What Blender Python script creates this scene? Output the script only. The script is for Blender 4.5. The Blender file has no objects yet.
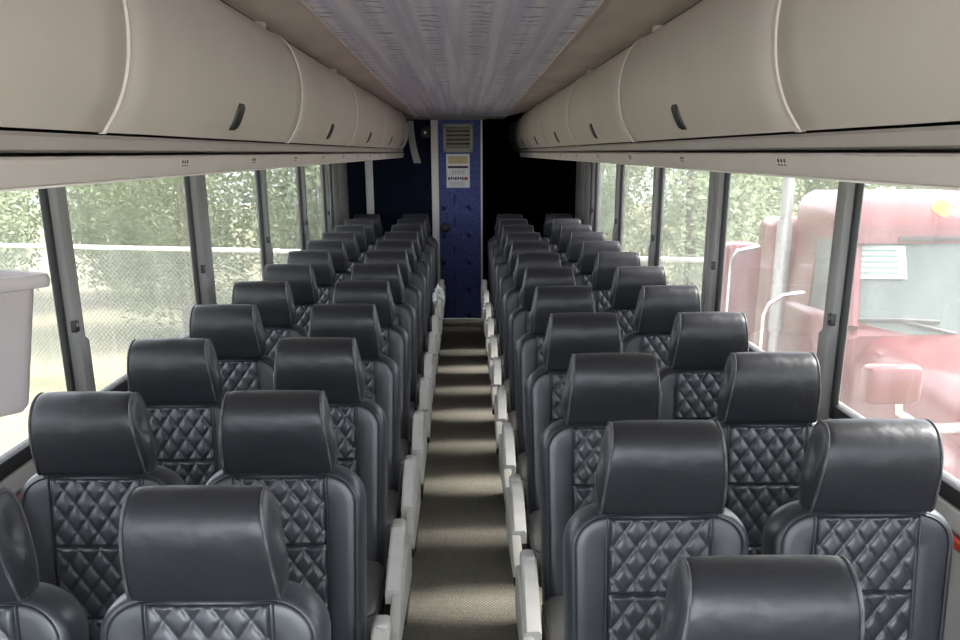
import bpy, bmesh, math, random
from math import sin, cos, pi, radians
from mathutils import Vector, Matrix
random.seed(7)
SC = bpy.context.scene
COL = SC.collection
H = 1.754            # eye height above the coach floor
GZ = -1.35           # ground outside, below the coach floor

# ------------------------------------------------------------------ materials
def new_mat(name):
    m = bpy.data.materials.new(name); m.use_nodes = True
    nt = m.node_tree; nt.nodes.clear()
    o = nt.nodes.new('ShaderNodeOutputMaterial')
    return m, nt, o

def pmat(name, col, rough=.5, metal=0.0, spec=.5, noise=0.0, nscale=20, bump=0.0, bscale=200, detail=4, coat=0.0, col2=None, stretch=None, emit=None, sheen=0):
    m, nt, o = new_mat(name)
    b = nt.nodes.new('ShaderNodeBsdfPrincipled')
    nt.links.new(b.outputs[0], o.inputs[0])
    b.inputs['Base Color'].default_value = (*col, 1)
    b.inputs['Roughness'].default_value = rough
    b.inputs['Metallic'].default_value = metal
    b.inputs['Specular IOR Level'].default_value = spec
    b.inputs['Coat Weight'].default_value = coat
    tc = nt.nodes.new('ShaderNodeTexCoord')
    src = tc.outputs['Object']
    if stretch:
        mp = nt.nodes.new('ShaderNodeMapping'); mp.inputs['Scale'].default_value = stretch
        nt.links.new(src, mp.inputs[0]); src = mp.outputs[0]
    if noise > 0 or col2:
        n = nt.nodes.new('ShaderNodeTexNoise'); n.inputs['Scale'].default_value = nscale; n.inputs['Detail'].default_value = detail
        nt.links.new(src, n.inputs['Vector'])
        r = nt.nodes.new('ShaderNodeValToRGB')
        r.color_ramp.elements[0].position = .3; r.color_ramp.elements[1].position = .7
        c2 = col2 if col2 else tuple(min(1, c * (1 + noise)) for c in col)
        c1 = col if col2 else tuple(c * (1 - noise) for c in col)
        r.color_ramp.elements[0].color = (*c1, 1); r.color_ramp.elements[1].color = (*c2, 1)
        nt.links.new(n.outputs['Fac'], r.inputs[0]); nt.links.new(r.outputs[0], b.inputs['Base Color'])
    if bump > 0:
        n2 = nt.nodes.new('ShaderNodeTexNoise'); n2.inputs['Scale'].default_value = bscale; n2.inputs['Detail'].default_value = 3
        nt.links.new(src, n2.inputs['Vector'])
        bp = nt.nodes.new('ShaderNodeBump'); bp.inputs['Strength'].default_value = bump; bp.inputs['Distance'].default_value = .01
        nt.links.new(n2.outputs['Fac'], bp.inputs['Height']); nt.links.new(bp.outputs[0], b.inputs['Normal'])
    if sheen:
        b.inputs['Sheen Weight'].default_value = sheen; b.inputs['Sheen Roughness'].default_value = .45; b.inputs['Sheen Tint'].default_value = (.85, .92, 1, 1)
    if emit:
        b.inputs['Emission Color'].default_value = (*emit[0], 1); b.inputs['Emission Strength'].default_value = emit[1]
    return m

LEATHER = pmat('black_leather', (.0125, .0135, .018), rough=.44, spec=.52, noise=.15, nscale=9, bump=.6, bscale=11, sheen=.03)
LEATHER_B = pmat('black_seat_leather_lit', (.021, .0235, .031), rough=.38, spec=.62, noise=.12, nscale=9, bump=.15, bscale=11, sheen=.08)  # lighter base than the headrest puts diffuse light into the backrest colour
LEATHER_Q = pmat('black_quilted_leather_lit', (.022, .0245, .032), rough=.36, spec=.62, noise=.1, nscale=30, bump=.05, bscale=160, sheen=.08)  # same leather with the light on the quilting put into its base colour
PIPING = pmat('dark_piping', (.014, .015, .019), rough=.45, spec=.5)
CUSHION = pmat('vinyl_sheen_grey', (.085, .084, .082), rough=.36, spec=.5, noise=.08, nscale=10)  # grey lightened to paint in the light reflected off the cushion
PIPING_HR = pmat('highlight_piping', (.055, .056, .06), rough=.5, spec=.5, noise=.6, nscale=40)  # lighter mottled tone paints the highlights along the headrest piping
ARM = pmat('pale_grey_plastic', (.56, .557, .53), rough=.42, spec=.4, noise=.06, nscale=12)
ARM_SIDE = pmat('greige_plastic', (.44, .435, .395), rough=.5, spec=.4, noise=.08, nscale=8)
METAL_DK = pmat('dark_seat_frame', (.05, .05, .052), rough=.5, spec=.4)
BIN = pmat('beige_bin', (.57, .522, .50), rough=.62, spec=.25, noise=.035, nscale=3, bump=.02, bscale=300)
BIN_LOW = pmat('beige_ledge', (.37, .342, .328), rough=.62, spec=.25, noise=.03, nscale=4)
PSU = pmat('beige_service_panel', (.54, .494, .475), rough=.6, spec=.25, noise=.03, nscale=5)
WHITE_TRIM = pmat('off_white_trim', (.78, .75, .70), rough=.45, spec=.3)
GASKET = pmat('pale_gasket', (.64, .575, .55), rough=.5, spec=.3)
BLACK = pmat('black_plastic', (.012, .012, .013), rough=.4, spec=.4)
RUBBER = pmat('black_rubber', (.018, .018, .019), rough=.6, spec=.3)
PILLAR = pmat('grey_pillar', (.23, .228, .222), rough=.5, spec=.35, noise=.06, nscale=6)
PILLAR_LT = pmat('light_grey_pillar', (.34, .335, .32), rough=.5, spec=.35, noise=.05, nscale=6)
WALLM = pmat('sidewall_panel', (.42, .41, .39), rough=.6, noise=.05, nscale=6)
RED_BAR = pmat('red_release_bar', (.62, .06, .02), rough=.4)
NAVY = pmat('navy_bulkhead', (.006, .009, .022), rough=.75, spec=.1, noise=.25, nscale=30)
VOID = pmat('recess_shade_black', (.0035, .0035, .005), rough=.9, spec=.02)  # near-black colour stands in for the unlit depth of the rear recess
GREY_IN = pmat('header_grey', (.16, .155, .15), rough=.6)
VENT = pmat('vent_grey', (.30, .29, .24), rough=.5)
VENT_DK = pmat('vent_dark', (.05, .042, .025), rough=.7)
PAPER = pmat('notice_paper', (.74, .73, .74), rough=.7, noise=.05, nscale=60)
PAPER_Y = pmat('notice_ochre', (.55, .43, .22), rough=.7, noise=.2, nscale=90)
INK = pmat('notice_ink', (.03, .02, .05), rough=.7)
INK_RED = pmat('notice_red', (.35, .03, .06), rough=.7)
INK_GREY = pmat('notice_grey', (.45, .47, .45), rough=.7)
BIN_BOX = pmat('grey_plastic_bin', (.36, .325, .32), rough=.35, spec=.5, noise=.04, nscale=7)
SHELL = pmat('outer_shell', (.6, .6, .6), rough=.5)
CRUMPLE = pmat('white_plastic_bag', (.8, .8, .78), rough=.35)

# centre ceiling fabric: lavender weave, pale runs along the coach, dark dashes across it
def ceiling_mat():
    m, nt, o = new_mat('lavender_ceiling_fabric')
    b = nt.nodes.new('ShaderNodeBsdfPrincipled'); b.inputs['Roughness'].default_value = .9; b.inputs['Specular IOR Level'].default_value = .1
    nt.links.new(b.outputs[0], o.inputs[0])
    tc = nt.nodes.new('ShaderNodeTexCoord')
    N, L = nt.nodes.new, nt.links.new
    def noise(scale, detail=3, src=None, rough=.5):
        mp = N('ShaderNodeMapping'); mp.inputs['Scale'].default_value = scale
        L(tc.outputs['Object'], mp.inputs[0])
        n = N('ShaderNodeTexNoise'); n.inputs['Scale'].default_value = 1; n.inputs['Detail'].default_value = detail; n.inputs['Roughness'].default_value = rough
        L(mp.outputs[0], n.inputs['Vector']); return n.outputs['Fac']
    def math_(op, a, c, clamp=False):
        x = N('ShaderNodeMath'); x.operation = op; x.use_clamp = clamp
        for i, v in enumerate((a, c)):
            if isinstance(v, (int, float)): x.inputs[i].default_value = v
            else: L(v, x.inputs[i])
        return x.outputs[0]
    def ramp(v, p0, p1):
        r = N('ShaderNodeMapRange'); r.clamp = True
        r.inputs[1].default_value = p0; r.inputs[2].default_value = p1
        L(v, r.inputs[0]); return r.outputs[0]
    runs = ramp(noise((26, .35, 1), 2), .40, .62)
    weave = noise((60, 110, 1), 2)
    sp = N('ShaderNodeSeparateXYZ'); L(tc.outputs['Object'], sp.inputs[0])
    # short dark dashes in four bands along the length
    dash = ramp(noise((11, 34, 1), 2, rough=.6), .58, .66)
    band = math_('ADD', math_('MULTIPLY', math_('ADD', sp.outputs['X'], .03), 2 * pi / .175), pi)
    band = ramp(math_('COSINE', band, 0), .0, .5)
    wob = math_('MULTIPLY', noise((7, 3, 1), 2), .22)
    row = math_('COSINE', math_('MULTIPLY', math_('ADD', sp.outputs['Y'], wob), 2 * pi / .115), 0)
    stroke = math_('MULTIPLY', ramp(row, .72, .93), ramp(noise((6, 9, 1), 2), .42, .56))
    dashes = math_('MULTIPLY', math_('ADD', math_('MULTIPLY', dash, .5), stroke, True), band)
    fold = ramp(noise((2.5, 5, 1), 3), .45, .7)
    mix1 = N('ShaderNodeMix'); mix1.data_type = 'RGBA'
    mix1.inputs[6].default_value = (.68, .65, .84, 1); mix1.inputs[7].default_value = (.85, .82, .95, 1)
    L(runs, mix1.inputs[0])
    mix2 = N('ShaderNodeMix'); mix2.data_type = 'RGBA'; mix2.inputs[7].default_value = (.20, .20, .34, 1)
    L(math_('MULTIPLY', dashes, .75), mix2.inputs[0]); L(mix1.outputs[2], mix2.inputs[6])
    mix3 = N('ShaderNodeMix'); mix3.data_type = 'RGBA'; mix3.blend_type = 'MULTIPLY'; mix3.inputs[0].default_value = 1
    w2 = math_('ADD', math_('MULTIPLY', weave, .5), .75)
    cb = N('ShaderNodeCombineColor'); [L(w2, cb.inputs[i]) for i in range(3)]
    L(mix2.outputs[2], mix3.inputs[6]); L(cb.outputs[0], mix3.inputs[7])
    L(mix3.outputs[2], b.inputs['Base Color'])
    bp = N('ShaderNodeBump'); bp.inputs['Strength'].default_value = .4; bp.inputs['Distance'].default_value = .01
    L(fold, bp.inputs['Height']); L(bp.outputs[0], b.inputs['Normal'])
    return m
CEIL = ceiling_mat()
CEIL_SIDE = pmat('taupe_ceiling_fabric', (.66, .575, .56), rough=.9, spec=.1, noise=.10, nscale=2.2, bump=.25, bscale=5, stretch=(3, 1, 1))
FOAM = pmat('dark_gap', (.03, .028, .026), rough=.9)

def carpet_mat():
    m, nt, o = new_mat('aisle_carpet')
    N, L = nt.nodes.new, nt.links.new
    b = N('ShaderNodeBsdfPrincipled'); b.inputs['Roughness'].default_value = .85; b.inputs['Specular IOR Level'].default_value = .15
    L(b.outputs[0], o.inputs[0])
    tc = N('ShaderNodeTexCoord')
    mp = N('ShaderNodeMapping'); mp.inputs['Scale'].default_value = (1, 1, 1); L(tc.outputs['Object'], mp.inputs[0])
    br = N('ShaderNodeTexBrick'); br.inputs['Scale'].default_value = 30; br.inputs['Color1'].default_value = (.28, .257, .18, 1)
    br.inputs['Color2'].default_value = (.37, .338, .24, 1); br.inputs['Mortar'].default_value = (.16, .152, .12, 1); br.inputs['Mortar Size'].default_value = .09
    br.inputs['Brick Width'].default_value = .5; br.inputs['Row Height'].default_value = .38
    L(mp.outputs[0], br.inputs['Vector'])
    n = N('ShaderNodeTexNoise'); n.inputs['Scale'].default_value = 120; L(tc.outputs['Object'], n.inputs['Vector'])
    mx = N('ShaderNodeMix'); mx.data_type = 'RGBA'; mx.blend_type = 'OVERLAY'; mx.inputs[0].default_value = .7
    L(br.outputs[0], mx.inputs[6]); L(n.outputs['Color'], mx.inputs[7])
    hs = N('ShaderNodeHueSaturation'); hs.inputs['Saturation'].default_value = .75; L(mx.outputs[2], hs.inputs['Color'])
    L(hs.outputs[0], b.inputs['Base Color'])
    return m
CARPET = carpet_mat()

def door_mat():
    m = pmat('blue_door_fabric', (.055, .068, .19), rough=.85, spec=.1, col2=(.11, .135, .33), nscale=45, detail=5)
    return m
DOORM = door_mat()
MOTIF = pmat('navy_motif', (.012, .014, .05), rough=.85)

def glass_mat(name, tint, haze, hazecol, gloss=1.0):
    m, nt, o = new_mat(name)
    N, L = nt.nodes.new, nt.links.new
    tr = N('ShaderNodeBsdfTransparent'); tr.inputs[0].default_value = (*tint, 1)
    tl = N('ShaderNodeBsdfTranslucent'); tl.inputs[0].default_value = (*hazecol, 1)
    n = N('ShaderNodeTexNoise'); n.inputs['Scale'].default_value = 5; n.inputs['Detail'].default_value = 6
    tc = N('ShaderNodeTexCoord'); L(tc.outputs['Object'], n.inputs['Vector'])
    mr = N('ShaderNodeMapRange'); mr.inputs[1].default_value = .3; mr.inputs[2].default_value = .7
    mr.inputs[3].default_value = haze * .75; mr.inputs[4].default_value = haze * 1.25
    L(n.outputs['Fac'], mr.inputs[0])
    mx = N('ShaderNodeMixShader'); L(mr.outputs[0], mx.inputs[0]); L(tr.outputs[0], mx.inputs[1]); L(tl.outputs[0], mx.inputs[2])
    gl = N('ShaderNodeBsdfGlossy'); gl.inputs['Roughness'].default_value = .015
    fr = N('ShaderNodeLayerWeight'); fr.inputs[0].default_value = .5      # facing: same from both sides of the pane
    pw = N('ShaderNodeMath'); pw.operation = 'POWER'; pw.inputs[1].default_value = 5; L(fr.outputs['Facing'], pw.inputs[0])
    sc = N('ShaderNodeMath'); sc.operation = 'MULTIPLY_ADD'; sc.inputs[1].default_value = .93 * gloss; sc.inputs[2].default_value = .045 * gloss; L(pw.outputs[0], sc.inputs[0])
    m2 = N('ShaderNodeMixShader'); L(sc.outputs[0], m2.inputs[0]); L(mx.outputs[0], m2.inputs[1]); L(gl.outputs[0], m2.inputs[2])
    L(m2.outputs[0], o.inputs[0])
    return m
GLASS = glass_mat('tinted_dusty_glass', (.55, .545, .547), .024, (.92, .93, .90), .6)

# outside
GROUND = pmat('dry_dirt_and_grass', (.27, .245, .165), rough=.95, spec=.05, col2=(.20, .20, .125), nscale=.55, detail=8)
GRASS = pmat('pale_foliage', (.22, .27, .15), rough=.7, spec=.2, col2=(.30, .35, .21), nscale=2.0)
BARK = pmat('bark', (.18, .14, .10), rough=.9, noise=.3, nscale=8)
GALV = pmat('galvanised_steel', (.80, .80, .78), rough=.45, spec=.5)
WIRE = pmat('chain_link_wire', (.42, .43, .40), rough=.5, metal=.2)
TRUCK = pmat('red_truck_paint', (.165, .022, .027), rough=.28, spec=.5, coat=.4)
TRUCK_DK = pmat('dark_truck_plastic', (.05, .05, .052), rough=.5)
CHROME = pmat('chrome', (.85, .85, .85), rough=.18, metal=1)
CHROME_R = pmat('perforated_chrome', (.45, .45, .44), rough=.4, metal=.6, noise=.2, nscale=40)
TGLASS = pmat('truck_windscreen', (.10, .125, .115), rough=.3, spec=.35)
TYRE = pmat('tyre_rubber', (.03, .03, .03), rough=.8)
AMBER = pmat('amber_lens', (.95, .45, .03), rough=.25, emit=((1, .5, .05), 1.2))
PAPER_G = pmat('windscreen_notice', (.36, .44, .40), rough=.7)
PAPER_INK = pmat('windscreen_notice_ink', (.14, .20, .18), rough=.7)

# ------------------------------------------------------------------ mesh helpers
class MB:
    """collects shapes, then links them as one mesh object"""
    def __init__(s): s.v = []; s.f = []
    def add(s, vs, fs):
        k = len(s.v); s.v += [tuple(v) for v in vs]; s.f += [tuple(i + k for i in f) for f in fs]; return s
    def box(s, x0, x1, y0, y1, z0, z1, bev=0.0, seg=2):
        if bev <= 0:
            v = [(x, y, z) for z in (z0, z1) for y in (y0, y1) for x in (x0, x1)]
            return s.add(v, [(0, 2, 3, 1), (4, 5, 7, 6), (0, 1, 5, 4), (2, 6, 7, 3), (0, 4, 6, 2), (1, 3, 7, 5)])
        bm = bmesh.new(); bmesh.ops.create_cube(bm, size=1)
        for v in bm.verts:
            v.co = Vector(((x0 + x1) / 2 + v.co.x * (x1 - x0), (y0 + y1) / 2 + v.co.y * (y1 - y0), (z0 + z1) / 2 + v.co.z * (z1 - z0)))
        bmesh.ops.bevel(bm, geom=bm.edges[:], offset=bev, segments=seg, profile=.5, affect='EDGES')
        return s.bm(bm)
    def bm(s, bm):
        bm.verts.ensure_lookup_table(); bm.verts.index_update()
        s.add([v.co[:] for v in bm.verts], [[v.index for v in f.verts] for f in bm.faces]); bm.free(); return s
    def loft(s, rings, closed=True, cap0=False, cap1=False):
        n = len(rings[0]); vs = [p for r in rings for p in r]; fs = []
        m = n if closed else n - 1
        for i in range(len(rings) - 1):
            for j in range(m):
                a = i * n + j; b = i * n + (j + 1) % n
                fs.append((a, b, b + n, a + n))
        if cap0: fs.append(tuple(range(n - 1, -1, -1)))
        if cap1: fs.append(tuple((len(rings) - 1) * n + j for j in range(n)))
        return s.add(vs, fs)
    def tube(s, path, r, n=6, closed=False, caps=True):
        P = [Vector(p) for p in path]; rings = []
        N = len(P); up = None
        for i, p in enumerate(P):
            if closed: t = P[(i + 1) % N] - P[i - 1]
            else: t = P[min(i + 1, N - 1)] - P[max(i - 1, 0)]
            t.normalize()
            if up is None:
                up = Vector((0, 0, 1)) if abs(t.z) < .9 else Vector((1, 0, 0))
            up = (up - t * up.dot(t)).normalized(); sd = t.cross(up)
            rr = r[i] if isinstance(r, (list, tuple)) else r
            rings.append([p + (up * cos(2 * pi * k / n) + sd * sin(2 * pi * k / n)) * rr for k in range(n)])
        if closed: rings.append(rings[0])
        return s.loft(rings, True, caps and not closed, caps and not closed)
    def extrude_poly(s, pts, axis, a0, a1, bev=0.0, seg=2):
        """polygon pts (u,v) extruded along axis 'x','y','z' from a0 to a1"""
        def mk(u, v, a):
            return {'x': (a, u, v), 'y': (u, a, v), 'z': (u, v, a)}[axis]
        bm = bmesh.new()
        lo = [bm.verts.new(mk(u, v, a0)) for u, v in pts]; hi = [bm.verts.new(mk(u, v, a1)) for u, v in pts]
        bm.faces.new(lo); bm.faces.new(hi[::-1]); n = len(pts)
        for i in range(n): bm.faces.new((lo[i], hi[i], hi[(i + 1) % n], lo[(i + 1) % n]))
        bmesh.ops.recalc_face_normals(bm, faces=bm.faces[:])
        if bev > 0: bmesh.ops.bevel(bm, geom=bm.edges[:], offset=bev, segments=seg, profile=.5, affect='EDGES')
        return s.bm(bm)
    def build(s, name, mat, parent=None, smooth=True, angle=40):
        me = bpy.data.meshes.new(name); me.from_pydata(s.v, [], s.f); me.update()
        bm = bmesh.new(); bm.from_mesh(me); bmesh.ops.recalc_face_normals(bm, faces=bm.faces[:])
        if smooth:
            for f in bm.faces: f.smooth = True
            ca = radians(angle)
            for e in bm.edges:
                if len(e.link_faces) == 2 and e.calc_face_angle(0) > ca: e.smooth = False
        bm.to_mesh(me); bm.free()
        o = bpy.data.objects.new(name, me); COL.objects.link(o); me.materials.append(mat)
        if parent: o.parent = parent
        return o

def tag(o, label=None, cat=None, group=None, kind=None):
    if label: o['label'] = label
    if cat: o['category'] = cat
    if group: o['group'] = group
    if kind: o['kind'] = kind
    return o
def empty(name, loc=(0, 0, 0), rz=0):
    o = bpy.data.objects.new(name, None); COL.objects.link(o); o.location = loc; o.rotation_euler = (0, 0, rz); o.empty_display_size = .1
    return o
def copy_tree(o, parent=None):
    c = o.copy(); COL.objects.link(c)
    if parent: c.parent = parent
    for ch in list(o.children): copy_tree(ch, c)
    return c
def struct(mb, name, mat, label=None, **k):
    o = mb.build(name, mat, **k); o['kind'] = 'structure'
    if label: o['label'] = label
    return o
def catmull(P, n=4, closed=False):
    out = []; N = len(P)
    rng = range(N if closed else N - 1)
    for i in rng:
        g = (lambda k: P[k % N]) if closed else (lambda k: P[max(0, min(N - 1, k))])
        p0, p1, p2, p3 = g(i - 1), g(i), g(i + 1), g(i + 2)
        for k in range(n):
            t = k / n
            out.append(tuple(.5 * (2 * b + (c - a) * t + (2 * a - 5 * b + 4 * c - d) * t * t + (3 * b - a - 3 * c + d) * t ** 3) for a, b, c, d in zip(p0, p1, p2, p3)))
    if not closed: out.append(tuple(P[-1]))
    return out

# ------------------------------------------------------------------ camera
CX, CY, F = 480, 540, 1040.0
PITCH, YAW, ROLL = .3569, .0129, .0041
def ray(px, py):
    x2 = (px - CX) / F; u2 = -(py - CY) / F
    c, s = cos(-ROLL), sin(-ROLL); x = c * x2 - s * u2; u = s * x2 + c * u2
    c, s = cos(PITCH), sin(PITCH); y = c + s * u; z = -s + c * u
    c, s = cos(YAW), sin(YAW)
    return Vector((c * x + s * y, -s * x + c * y, z))
cd = bpy.data.cameras.new('camera'); cam = bpy.data.objects.new('camera', cd); COL.objects.link(cam)
cd.sensor_width = 36; cd.lens = F / 960 * 36; cd.shift_y = (CY - 320) / 960; cd.clip_start = .05; cd.clip_end = 300
fw = ray(CX, CY); rt = (ray(CX + F, CY) - fw).normalized(); upv = (ray(CX, CY - F) - fw).normalized()
cam.matrix_world = Matrix(((rt.x, upv.x, -fw.x, 0), (rt.y, upv.y, -fw.y, 0), (rt.z, upv.z, -fw.z, H), (0, 0, 0, 1)))
SC.camera = cam

# ------------------------------------------------------------------ coach shell
XL, XR = -1.23, 1.18
YBR = 13.9           # the right rear corner goes back beside the lavatory
YF, YB = -.95, 11.55      # front opening (windscreen) and rear bulkhead
SILL, HEAD = .94, 1.78
o = struct(MB().box(XL - .1, XR + .1, YF, YBR + .1, -.12, 0), 'floor', CARPET, 'dark patterned carpet down the aisle', smooth=False)
CEIL_Z = lambda y: H + .434 - .0116 * (y - 3.5)
CW = .455; CXM = -.03
mb = MB()
ys = [YF + (YB - YF) * i / 40 for i in range(41)]
mb.loft([[(CXM - CW, y, CEIL_Z(y)), (CXM + CW, y, CEIL_Z(y)), (CXM + CW, y, CEIL_Z(y) + .03), (CXM - CW, y, CEIL_Z(y) + .03)] for y in ys], True, True, True)
o = struct(mb, 'ceiling', CEIL, 'lavender fabric ceiling panel with dark dashes', smooth=False)
for sd, nm in ((-1, 'trim_1'), (1, 'trim_2')):
    mb = MB(); rr = []
    for y in ys:
        xe = CXM + sd * CW; xo = sd * .74; zi = CEIL_Z(y) + .004; zo = H + .40
        rr.append([(xe + sd * .0, y, zi - .012), (xe + sd * .012, y, zi - .013), (xe + sd * .02, y, zi + .001), (xe * .5 + xo * .5, y, (zi + zo) / 2 + .004), (xo, y, zo), (xo, y, zo + .05), (xe, y, zi + .04)])
    mb.loft(rr, True, True, True)
    struct(mb, nm, CEIL_SIDE, 'taupe fabric strip between the ceiling panel and the %s bins' % ('left' if sd < 0 else 'right'))
struct(MB().box(XL - .1, XR + .1, YF, YBR + .1, H + .58, H + .66), 'roof', SHELL, smooth=False)

struct(MB().box(XL - .1, XR + .1, YF - .25, YF, -.12, 1.02, .03), 'wall_front', pmat('dash_grey', (.06, .06, .06), rough=.7), 'unseen dashboard wall added to block low light from the front', smooth=False)  # behind the camera, added to darken low reflections on the headrests
# window lines along the coach (pillar centres)
PIL_L = [1.58, 3.25, 4.94, 6.64, 8.29, 9.71]
PIL_R = [1.62, 3.295, 4.97, 6.63, 8.30, 9.89]
def side(sd, X, pil, nm):
    """sidewall, pillars, panes of one side; sd -1 left, +1 right"""
    s = sd; YE = YB if sd < 0 else YBR
    def bx(mb, a0, a1, y0, y1, z0, z1, bev=0):   # a: distance outwards from the inner wall line
        x0, x1 = sorted((X + s * a0, X + s * a1)); return mb.box(x0, x1, y0, y1, z0, z1, bev)
    mb = MB(); bx(mb, 0.02, .12, YF, YE, GZ + .35, SILL - .02); bx(mb, 0.0, .12, YF, YB, SILL - .055, SILL, .006)
    bx(mb, .03, .12, YF, YE, HEAD - .02, H + .60)
    struct(mb, 'wall_' + nm, WALLM, smooth=False)
    mb = MB(); bx(mb, .0, .10, 10.22, YB, SILL, HEAD - .02, .004)
    bx(mb, -.012, 0, 10.24, 10.66, SILL, HEAD - .02, .005); bx(mb, -.012, 0, 10.70, 11.5, SILL, HEAD - .02, .005)
    struct(mb, 'trim_%d' % (3 if s < 0 else 4), PILLAR_LT, 'light grey blank panel at the rear end of the %s windows' % nm)
    # panes with their rubber frames
    edges = [YF + .02] + pil + [10.22]
    for i in range(len(edges) - 1):
        y0, y1 = edges[i] + .03, edges[i + 1] + .01
        base = i + 1 if s < 0 else i + 1 + len(edges) - 1
        f = MB()
        bx(f, .004, .045, y0, y1, SILL + .0, SILL + .045, .008); bx(f, .012, .045, y0, y1, HEAD - .04, HEAD - .015, .008)
        bx(f, -.002, .019, y1 - .032, y1 - .006, SILL, HEAD - .015, .006); bx(f, .016, .045, y0 + .035, y0 + .075, SILL, HEAD - .015, .006)
        fo = struct(f, 'window_%d' % base, RUBBER, 'black rubber framed tinted side window, number %d from the front on the %s' % (i + 1, nm))
        g = MB(); bx(g, .020, .026, y0 + .01, y1 - .01, SILL + .01, HEAD - .02)
        g.build('pane', GLASS, fo, smooth=False)
    for i, y in enumerate(pil):
        p = MB()
        prof = [(.018, .0), (-.012, .004), (-.022, .012), (-.026, .035), (-.024, .085), (-.012, .11), (.01, .12), (.027, .12), (.027, .0)]
        def col(pr, w=1):
            x0 = [(X + s * a, y + b * w) for a, b in pr]
            return [[(u, v, z) for u, v in x0] for z in (SILL - .04, 1.20, 1.21, HEAD - .02)]
        rr = col(prof)
        for r_ in rr[:2]:
            for k in range(len(r_)):
                u, v, z = r_[k]
                if prof[k][0] < 0: r_[k] = (u - s * .006, v + (.012 if prof[k][1] > 0 else -.004), z)
        p.loft(rr, True, True, True)
        if i in (2,):      # the doubled pillar: a second column behind the first
            pr2 = [(-.01, .11), (-.03, .12), (-.034, .15), (-.03, .18), (-.01, .19), (.019, .19), (.019, .11)]
            p.loft(col(pr2), True, True, True)
            p.loft([[(X + s * (a - .006), y + b, z) for a, b in pr2] for z in (HEAD - .10, HEAD - .09)], True, True, True)
        po = struct(p, 'trim_%d' % ((5 if s < 0 else 11) + i), PILLAR, 'grey window pillar number %d from the front on the %s' % (i + 1, nm))
        c = MB(); bx(c, -.028, .0, y + .004, y + .038, 1.235, 1.272, .003); c.build('recess', BLACK, po)
        c2 = MB(); bx(c2, -.030, -.02, y + .012, y + .022, 1.252, 1.262, .002); c2.build('screw', PILLAR_LT, po)
        if i % 2 == 0:
            h = MB(); h.extrude_poly([(y + .11, HEAD - .045), (y + .19, HEAD - .045), (y + .17, HEAD - .10), (y + .11, HEAD - .10)], 'x', *sorted((X - s * .03, X + s * .01)), .004)
            h.build('hook_bracket', BLACK if i else PILLAR_LT, po)
side(-1, XL, PIL_L, 'left'); side(1, XR, PIL_R, 'right')

# red release bars under the front windows
for s, X, nm in ((-1, XL, 'left'), (1, XR, 'right')):
    t = empty('release_bar', (X - s * .010, 2.45, .872))
    tag(t, 'red emergency release bar under the front %s window' % nm, 'release bar')
    MB().box(-.010, .010, -.62, .62, -.011, .011, .005).build('handle_bar', RED_BAR, t)
    for y in (-.5, .5): MB().box(-.012, .012, y - .03, y + .03, -.018, .018, .004).build('bracket', BLACK, t)

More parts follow.
